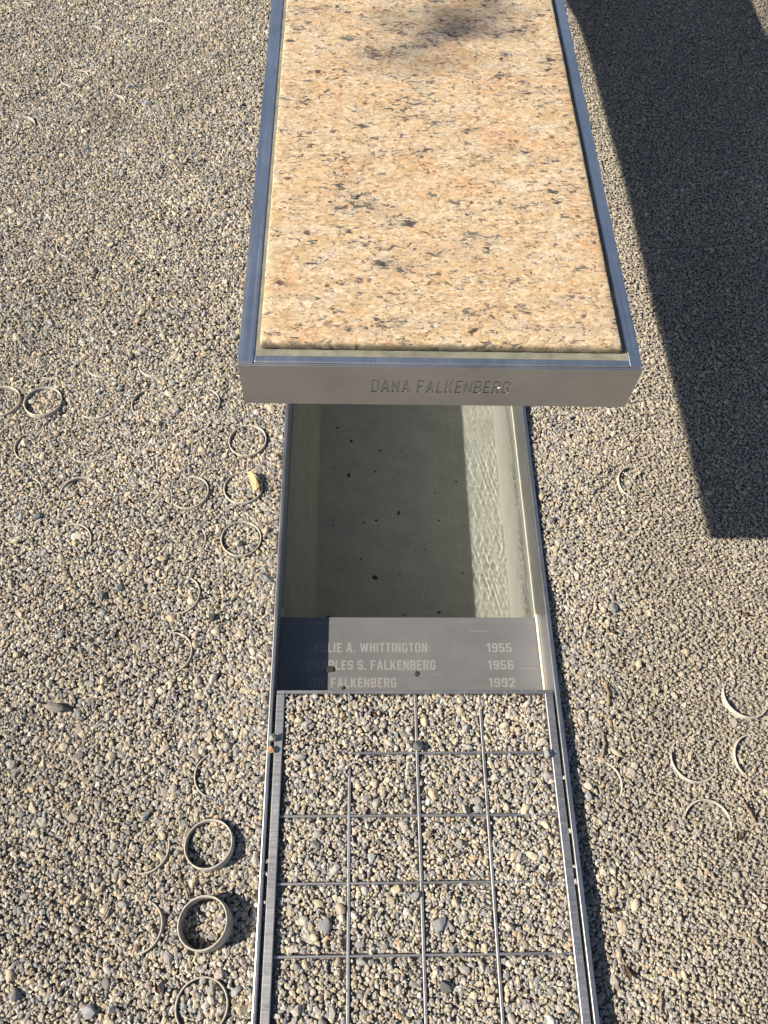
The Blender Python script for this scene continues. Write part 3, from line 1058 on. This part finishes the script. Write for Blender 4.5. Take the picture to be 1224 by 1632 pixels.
# ------------------------------------------------------------------ single pebbles that stand out
V3, F3 = variants(3, 14, 0.02, 12)
PEB = [
    (-0.0925, 0.257, 0.0035, 0.0058, (0.194, 0.230, 0.194), 'grey-green pebble lying on the left edge bar of the grid'),
    (-0.0945, 0.2435, 0.0025, 0.0056, (0.396, 0.238, 0.144), 'orange-tan pebble lying across the left rim below a grey-green one'),
    (0.2365, 0.236, 0.0010, 0.0062, (0.238, 0.266, 0.252), 'pale grey pebble against the right edge bar of the grid'),
    (0.0815, 0.2465, -0.0010, 0.0062, (0.101, 0.115, 0.122), 'dark slate pebble on the first crossing of the grid bars'),
    (-0.395, 1.472, None, 0.0110, (0.238, 0.259, 0.274), 'flat blue-grey pebble alone in distant gravel'),
    (0.282, 0.190, None, 0.0085, (0.259, 0.274, 0.281), 'smooth oval light grey pebble in the shade of the right rim'),
    (-0.378, 0.775, None, 0.0078, (0.094, 0.112, 0.108), 'round dark grey-green stone above a ring arc'),
    (-0.430, 0.562, None, 0.0085, (0.115, 0.137, 0.144), 'blue-black stone left of the ring with the cream pebble'),
    (-0.372, 0.520, None, 0.0062, (0.475, 0.410, 0.274), 'cream pebble lying inside a ring arc'),
    (-0.340, 0.843, None, 0.0080, (0.108, 0.108, 0.115), 'dark stone near the thin ring arc above bench front level'),
    (-0.285, 0.720, None, 0.0072, (0.194, 0.223, 0.209), 'grey-green pebble below the row of rings near the bench front'),
    (-0.325, 0.445, None, 0.0085, (0.108, 0.122, 0.122), 'dark grey oval stone in open gravel left of the half rings'),
    (-0.305, 0.455, None, 0.0085, (0.216, 0.223, 0.238), 'light grey stone next to a dark oval stone in open gravel'),
    (-0.305, 0.330, None, 0.0078, (0.446, 0.389, 0.274), 'cream stone with a deep shadow, alone left of the name plate'),
    (-0.180, 0.415, None, 0.0070, (0.043, 0.043, 0.050), 'near black stone right of the two half rings'),
    (0.348, 0.428, None, 0.0095, (0.166, 0.180, 0.173), 'large grey oval stone right of the pool corner'),
    (0.385, 0.575, None, 0.0075, (0.432, 0.382, 0.274), 'cream stone on sandy gravel under the ring arc by the shadow'),
    (0.345, 0.610, None, 0.0080, (0.202, 0.216, 0.230), 'tilted grey stone between pool and ring arc'),
    (0.325, 0.240, None, 0.0085, (0.360, 0.302, 0.216), 'tan stone with long shadow right of the shaded rim'),
    (-0.268, -0.020, None, 0.0120, (0.259, 0.259, 0.274), 'big pale grey stone at the bottom beside the lowest ring'),
    (-0.345, -0.005, None, 0.0105, (0.216, 0.209, 0.209), 'big mid grey stone nearest the lower left corner'),
    (-0.235, 0.170, None, 0.0085, (0.216, 0.223, 0.238), 'slate grey stone up and left of the raised rings'),
    (-0.295, 0.055, None, 0.0080, (0.446, 0.396, 0.331), 'pinkish white stone left of the right-half ring arc'),
    (0.1000, 0.055, -0.0060, 0.0088, (0.180, 0.187, 0.202), 'large slate stone inside the grid near its lower right cells'),
    (0.1010, -0.004, -0.0060, 0.0090, (0.122, 0.130, 0.130), 'large dark stone in the lowest visible middle cell of the grid'),
    (-0.0270, 0.0560, -0.0062, 0.0080, (0.173, 0.180, 0.187), 'grey stone in the left grid cell near the lowest cross bar'),
    (0.2540, 0.2100, -0.0030, 0.0024, (0.475, 0.446, 0.346), 'uppermost tiny pebble caught in the slot along the right edge bar'),
    (0.2532, 0.1500, -0.0030, 0.0026, (0.432, 0.403, 0.331), 'second tiny pebble down the slot along the right edge bar'),
    (0.2528, 0.0960, -0.0025, 0.0030, (0.346, 0.360, 0.346), 'lowest and largest tiny pebble in the slot along the right edge bar'),
    (0.2530, 0.1120, -0.0030, 0.0022, (0.475, 0.446, 0.346), 'pale tiny pebble just above the lowest one in the right slot'),
    (-0.0930, 0.1200, -0.0030, 0.0022, (0.461, 0.418, 0.302), 'uppermost of three tiny pebbles in the slot along the left edge bar'),
    (-0.0930, 0.1080, -0.0030, 0.0026, (0.396, 0.403, 0.389), 'middle one of three tiny pebbles in the slot along the left edge bar'),
    (-0.0930, 0.0790, -0.0030, 0.0022, (0.432, 0.418, 0.374), 'lowest of three tiny pebbles in the slot along the left edge bar'),
]
for i, (x, y, z, r, col, lab) in enumerate(PEB):
    if z is None:
        r *= 0.7
    v, f, c = stones_geo(np.zeros((1, 3)), np.array([r]), np.array([col]), V3, F3)
    o = stone_object('pebble', [(v, f, c)])
    o.data.polygons.foreach_set('use_smooth', [True] * len(o.data.polygons))
    if z is None:
        z = float(zg(x, y)) + r * 0.12
    o.location = (x, y, z)
    tag(o, lab, 'pebble', 'tiny pebbles caught in the trough slots' if r < 0.0032 else 'pebbles that stand out from the gravel')

# ------------------------------------------------------------------ scraps of wood, twigs, leaves, pod
# wood chip
bm = bmesh.new()
pts = [(-0.0075, -0.016), (-0.002, -0.0185), (0.0055, -0.014), (0.0068, 0.004), (0.004, 0.017), (-0.0045, 0.018), (-0.0065, 0.004)]
lo = [bm.verts.new((a, b, 0)) for a, b in pts]
hi = [bm.verts.new((a * 0.85, b * 0.93, 0.004 + 0.0012 * math.sin(i * 2.1))) for i, (a, b) in enumerate(pts)]
bm.faces.new(hi)
bm.faces.new(lo[::-1])
for i in range(len(pts)):
    j = (i + 1) % len(pts)
    bm.faces.new((lo[i], lo[j], hi[j], hi[i]))
chip = bm_obj('wood_chip', bm, M['wood'])
chip.scale = (0.85, 0.9, 1)
chip.location = (-0.1385, 0.618, 0.0008)
chip.rotation_euler = (0.15, -0.25, R(24))
tag(chip, 'pale splintered wood chip lying across a white ring near the pool', 'wood chip')

# ribbed seed pod
bm = bmesh.new()
bmesh.ops.create_uvsphere(bm, u_segments=36, v_segments=18, radius=1)
for v in bm.verts:
    a = math.atan2(v.co.y, v.co.z)
    k = 1 + 0.07 * math.cos(9 * a)
    v.co = Vector((v.co.x * 0.0122, v.co.y * 0.0052 * k, v.co.z * 0.0042 * k))
pod = bm_obj('seed_pod', bm, M['pod'], smooth=True)
pod.location = (-0.357, 0.295, 0.0005)
pod.rotation_euler = (0, 0.08, R(-8))
tag(pod, 'grey ribbed oval seed pod lying flat on open gravel', 'seed pod')


def twig_bm(length, rad, bend, flat=1.0):
    bm = bmesh.new()
    N, K = 7, 6
    rings_ = []
    for i in range(N):
        t_ = i / (N - 1)
        y = (t_ - 0.5) * length
        off = bend * math.sin(t_ * math.pi) + rad * 0.4 * math.sin(t_ * 17)
        rr_ = rad * (1.0 - 0.45 * t_) * (0.85 + 0.3 * random.random())
        rings_.append([bm.verts.new((off + rr_ * math.cos(6.283 * k / K), y, rr_ * flat * math.sin(6.283 * k / K))) for k in range(K)])
    for a, b in zip(rings_, rings_[1:]):
        for k in range(K):
            bm.faces.new((a[k], a[(k + 1) % K], b[(k + 1) % K], b[k]))
    bm.faces.new(rings_[0])
    bm.faces.new(rings_[-1])
    bmesh.ops.recalc_face_normals(bm, faces=bm.faces)
    return bm


TW = [
    (0.321, 0.314, 0.032, 0.0022, 0.002, 0, 'straight brown twig beside the right rim level with the name plate'),
    (0.306, 0.252, 0.036, 0.0022, 0.004, 8, 'orange-brown twig close to the shaded right rim'),
    (0.345, 0.612, 0.020, 0.0016, 0.003, 60, 'short twig under the sandy patch by the pool'),
    (0.148, 0.045, 0.028, 0.0018, 0.002, 30, 'brown twig slanting beside the right grid bar in the gravel'),
    (0.222, 0.118, 0.040, 0.0010, 0.004, 28, 'thin straw-like twig in the right cell of the grid'),
    (0.470, 0.170, 0.026, 0.0022, 0.001, -22, 'grey-brown wood scrap near the right edge above the lowest ring'),
    (0.448, 0.030, 0.022, 0.0018, 0.001, -30, 'small grey-brown twig low on the right'),
    (0.330, -0.020, 0.026, 0.0016, 0.001, 10, 'pale twig at the very bottom right of the trough'),
    (-0.182, 0.092, 0.020, 0.0016, 0.002, -30, 'short tan twig between the two raised rings'),
    (-0.265, 0.075, 0.020, 0.0013, 0.002, 12, 'thin stem fragment left of the right-half ring arc'),
]
for (x, y, L_, rad, bend, rot, lab) in TW:
    o = bm_obj('twig', twig_bm(L_, rad, bend, 0.7), M['twig'], smooth=True)
    o.location = (x, y, float(zg(x, y)) + rad * 0.8 + (0.0012 if x > 0.26 or x < -0.1 else 0.004))
    o.rotation_euler = (random.uniform(-0.05, 0.05), 0, R(-rot))
    tag(o, lab, 'twig', 'twigs scattered on the gravel')


def leaf_bm(L_, W_, curl):
    bm = bmesh.new()
    N = 7
    top_, mid_, bot_ = [], [], []
    for i in range(N):
        t_ = i / (N - 1)
        w = W_ * math.sin(math.pi * min(1, t_ * 0.93 + 0.04)) ** 1.3 * random.uniform(0.6, 1.1)
        y = (t_ - 0.5) * L_
        z = curl * (t_ - 0.5) ** 2 * 4
        mid_.append(bm.verts.new((0, y, z)))
        top_.append(bm.verts.new((w / 2, y, z + curl * 0.8)))
        bot_.append(bm.verts.new((-w / 2, y, z + curl * 0.6)))
    for i in range(N - 1):
        bm.faces.new((mid_[i], top_[i], top_[i + 1], mid_[i + 1]))
        bm.faces.new((bot_[i], mid_[i], mid_[i + 1], bot_[i + 1]))
    ret = bmesh.ops.solidify(bm, geom=list(bm.faces), thickness=0.0004)
    return bm


LV = [
    (0.300, 0.006, 0.020, 0.010, 20, 'curled reddish brown leaf in the shade at the bottom of the right rim'),
    (0.291, 0.068, 0.016, 0.007, 75, 'dark brown leaf at the edge of the right rim shadow'),
    (0.452, 0.143, 0.018, 0.009, -40, 'rust brown leaf scrap beside the lowest right ring'),
    (0.337, 0.396, 0.014, 0.008, 40, 'orange-brown leaf scrap right of the pool corner'),
    (0.118, 0.124, 0.016, 0.005, -60, 'narrow brown leaf in the second grid row from the bottom'),
    (0.222, 0.100, 0.014, 0.007, -15, 'brown leaf scrap under a straw-like twig in the grid'),
    (0.028, 0.286, 0.012, 0.006, 50, 'brown leaf scrap in the top row of the grid'),
    (-0.200, -0.002, 0.016, 0.008, 30, 'rust coloured leaf scrap left of the lowest ring'),
    (0.520, 0.420, 0.016, 0.007, 60, 'reddish brown leaf scrap below the corner of the big shadow'),
]
for (x, y, L_, W_, rot, lab) in LV:
    o = bm_obj('dry_leaf', leaf_bm(L_ * 0.85, W_ * 0.75, random.uniform(0.002, 0.004)), M['leaf'], smooth=True)
    o.location = (x, y, float(zg(x, y)) + (0.0022 if x > 0.26 or x < -0.1 else 0.0))
    if -0.1 < x < 0.26:
        o.location.z = -0.0045
    o.rotation_euler = (random.uniform(-0.25, 0.25), random.uniform(-0.25, 0.25), R(rot))
    tag(o, lab, 'leaf', 'dry leaves scattered on the gravel')

# dark specks on the pool floor and on the plate
spv, spf = variants(1, 10, 0.22, 0)


def speck(x, y, z, r, lab, grp):
    i = random.randrange(10)
    me = bpy.data.meshes.new('debris_speck')
    v = spv[i] * np.array((r * 1.3, r * 0.8, r * 0.3))
    me.from_pydata(v.tolist(), [], spf.tolist())
    me.materials.append(M['speck'])
    o = link(bpy.data.objects.new('debris_speck', me))
    o.location = (x, y, z + r * 0.15)
    o.rotation_euler.z = random.uniform(0, 3.1)
    tag(o, lab, 'debris', grp)


ROWS = ['nearest the bench', 'second row from bench', 'halfway along', 'second row from name plate', 'nearest the name plate']
COLS = ['along the left wall', 'left of the middle', 'in the middle', 'right of the middle', 'just off the sunlit strip', 'inside the sunlit strip']
for ri, row in enumerate(ROWS):
    for ci, col_ in enumerate(COLS):
        if (ri, ci) in ((0, 4), (1, 3), (2, 5), (3, 0), (4, 2), (0, 5), (4, 5)):
            continue
        speck(-0.036 + 0.0425 * ci + random.uniform(-0.015, 0.015), 0.83 - 0.078 * ri + random.uniform(-0.03, 0.03), FL, random.choice((0.0015, 0.0019, 0.0024, 0.0036)) * random.uniform(0.8, 1.25),
              'dark speck on pool floor, %s, %s' % (row, col_), 'specks on the pool floor')
speck(0.086, 0.3535, -0.0499, 0.0035, 'dark curled speck on the name plate below the middle line', 'specks on the name plate')
speck(-0.029, 0.3600, -0.0499, 0.0060, 'brown smudge of debris in the shaded left part of the name plate', 'specks on the name plate')
speck(-0.010, 0.3345, -0.0499, 0.0032, 'small dark speck on the plate beside the grid edge bar', 'specks on the name plate')

# ------------------------------------------------------------------ tree whose leaves shade the far end of the granite
tree = empty('young_tree', 'young leafy tree standing left of the bench, its leaf shadow falling on the granite', 'tree', (-2.75, 2.6, -0.02))
tinv = Matrix.Translation((2.75, -2.6, 0.02))


def limb(bm, pts_, r0, r1, K=8):
    rings_ = []
    n = len(pts_)
    for i, p_ in enumerate(pts_):
        p_ = Vector(p_)
        d = (Vector(pts_[min(i + 1, n - 1)]) - Vector(pts_[max(i - 1, 0)])).normalized()
        a = d.orthogonal().normalized()
        b = d.cross(a)
        rr_ = r0 + (r1 - r0) * i / (n - 1)
        rings_.append([bm.verts.new(p_ + (a * math.cos(6.283 * k / K) + b * math.sin(6.283 * k / K)) * rr_) for k in range(K)])
    for a, b in zip(rings_, rings_[1:]):
        for k in range(K):
            bm.faces.new((a[k], a[(k + 1) % K], b[(k + 1) % K], b[k]))
    bm.faces.new(rings_[-1])


def up_sun(x, y, t_):
    """point whose shadow falls at (x, y) on the granite"""
    return Vector((x - 1.31 * t_, y - 0.25 * t_, 0.493 + t_))


bm = bmesh.new()
limb(bm, [(-2.75, 2.6, -0.05), (-2.73, 2.58, 0.6), (-2.76, 2.52, 1.3), (-2.72, 2.45, 2.1), (-2.70, 2.35, 2.9), (-2.7, 2.3, 3.4)], 0.055, 0.015)
limb(bm, [(-2.74, 2.48, 1.7), (-2.9, 2.3, 2.3), (-3.05, 2.1, 2.9)], 0.022, 0.006)
limb(bm, [(-2.73, 2.46, 1.9), (-2.5, 2.6, 2.4), (-2.3, 2.75, 2.8)], 0.02, 0.006)
tip1, tip2 = up_sun(0.13, 0.90, 2.2), up_sun(0.06, 0.825, 2.2)
limb(bm, [(-2.72, 2.45, 2.2), (-2.72, 1.9, 2.65), (-2.72, 1.3, 2.78), up_sun(0.20, 1.15, 2.22), tip1], 0.018, 0.003)
trunk = bm_obj('trunk', bm, M['bark'], tree, True)
trunk.matrix_parent_inverse = tinv
bm = bmesh.new()


def add_leaf(p_, s_):
    e = Euler((random.uniform(-0.7, 0.7), random.uniform(-0.7, 0.7), random.uniform(0, 6.28))).to_matrix()
    q = [e @ Vector(v) * s_ + p_ for v in ((0, -1, 0), (0.42, -0.3, 0.05), (0.36, 0.4, 0.05), (0, 1, 0), (-0.36, 0.4, 0.05), (-0.42, -0.3, 0.05))]
    bm.faces.new([bm.verts.new(v) for v in q])


for _ in range(3800):
    d = Vector((random.gauss(0, 1), random.gauss(0, 1), random.gauss(0, 1))).normalized() * random.random() ** 0.4
    add_leaf(Vector((-2.72 + d.x * 0.62, 2.42 + d.y * 0.58, 2.75 + d.z * 0.75)), random.uniform(0.022, 0.04))
for cx_, cy_, sx_, sy_, n_ in ((0.124, 0.886, 0.030, 0.014, 26), (0.060, 0.818, 0.026, 0.010, 8), (0.09, 0.95, 0.05, 0.018, 14), (0.070, 0.880, 0.03, 0.012, 6)):
    for _ in range(n_):
        add_leaf(up_sun(cx_ + random.gauss(0, sx_), cy_ + random.gauss(0, sy_), 2.2 + random.uniform(-0.1, 0.1)), random.uniform(0.012, 0.020))
for t_ in range(26):
    f_ = t_ / 25
    add_leaf(Vector((-2.72, 2.0 - 0.75 * f_, 2.6 + 0.18 * f_)) + Vector((random.gauss(0, 0.05), 0, random.gauss(0, 0.05))), 0.02)
crown = bm_obj('crown', bm, M['green_leaf'], tree)
crown.matrix_parent_inverse = tinv
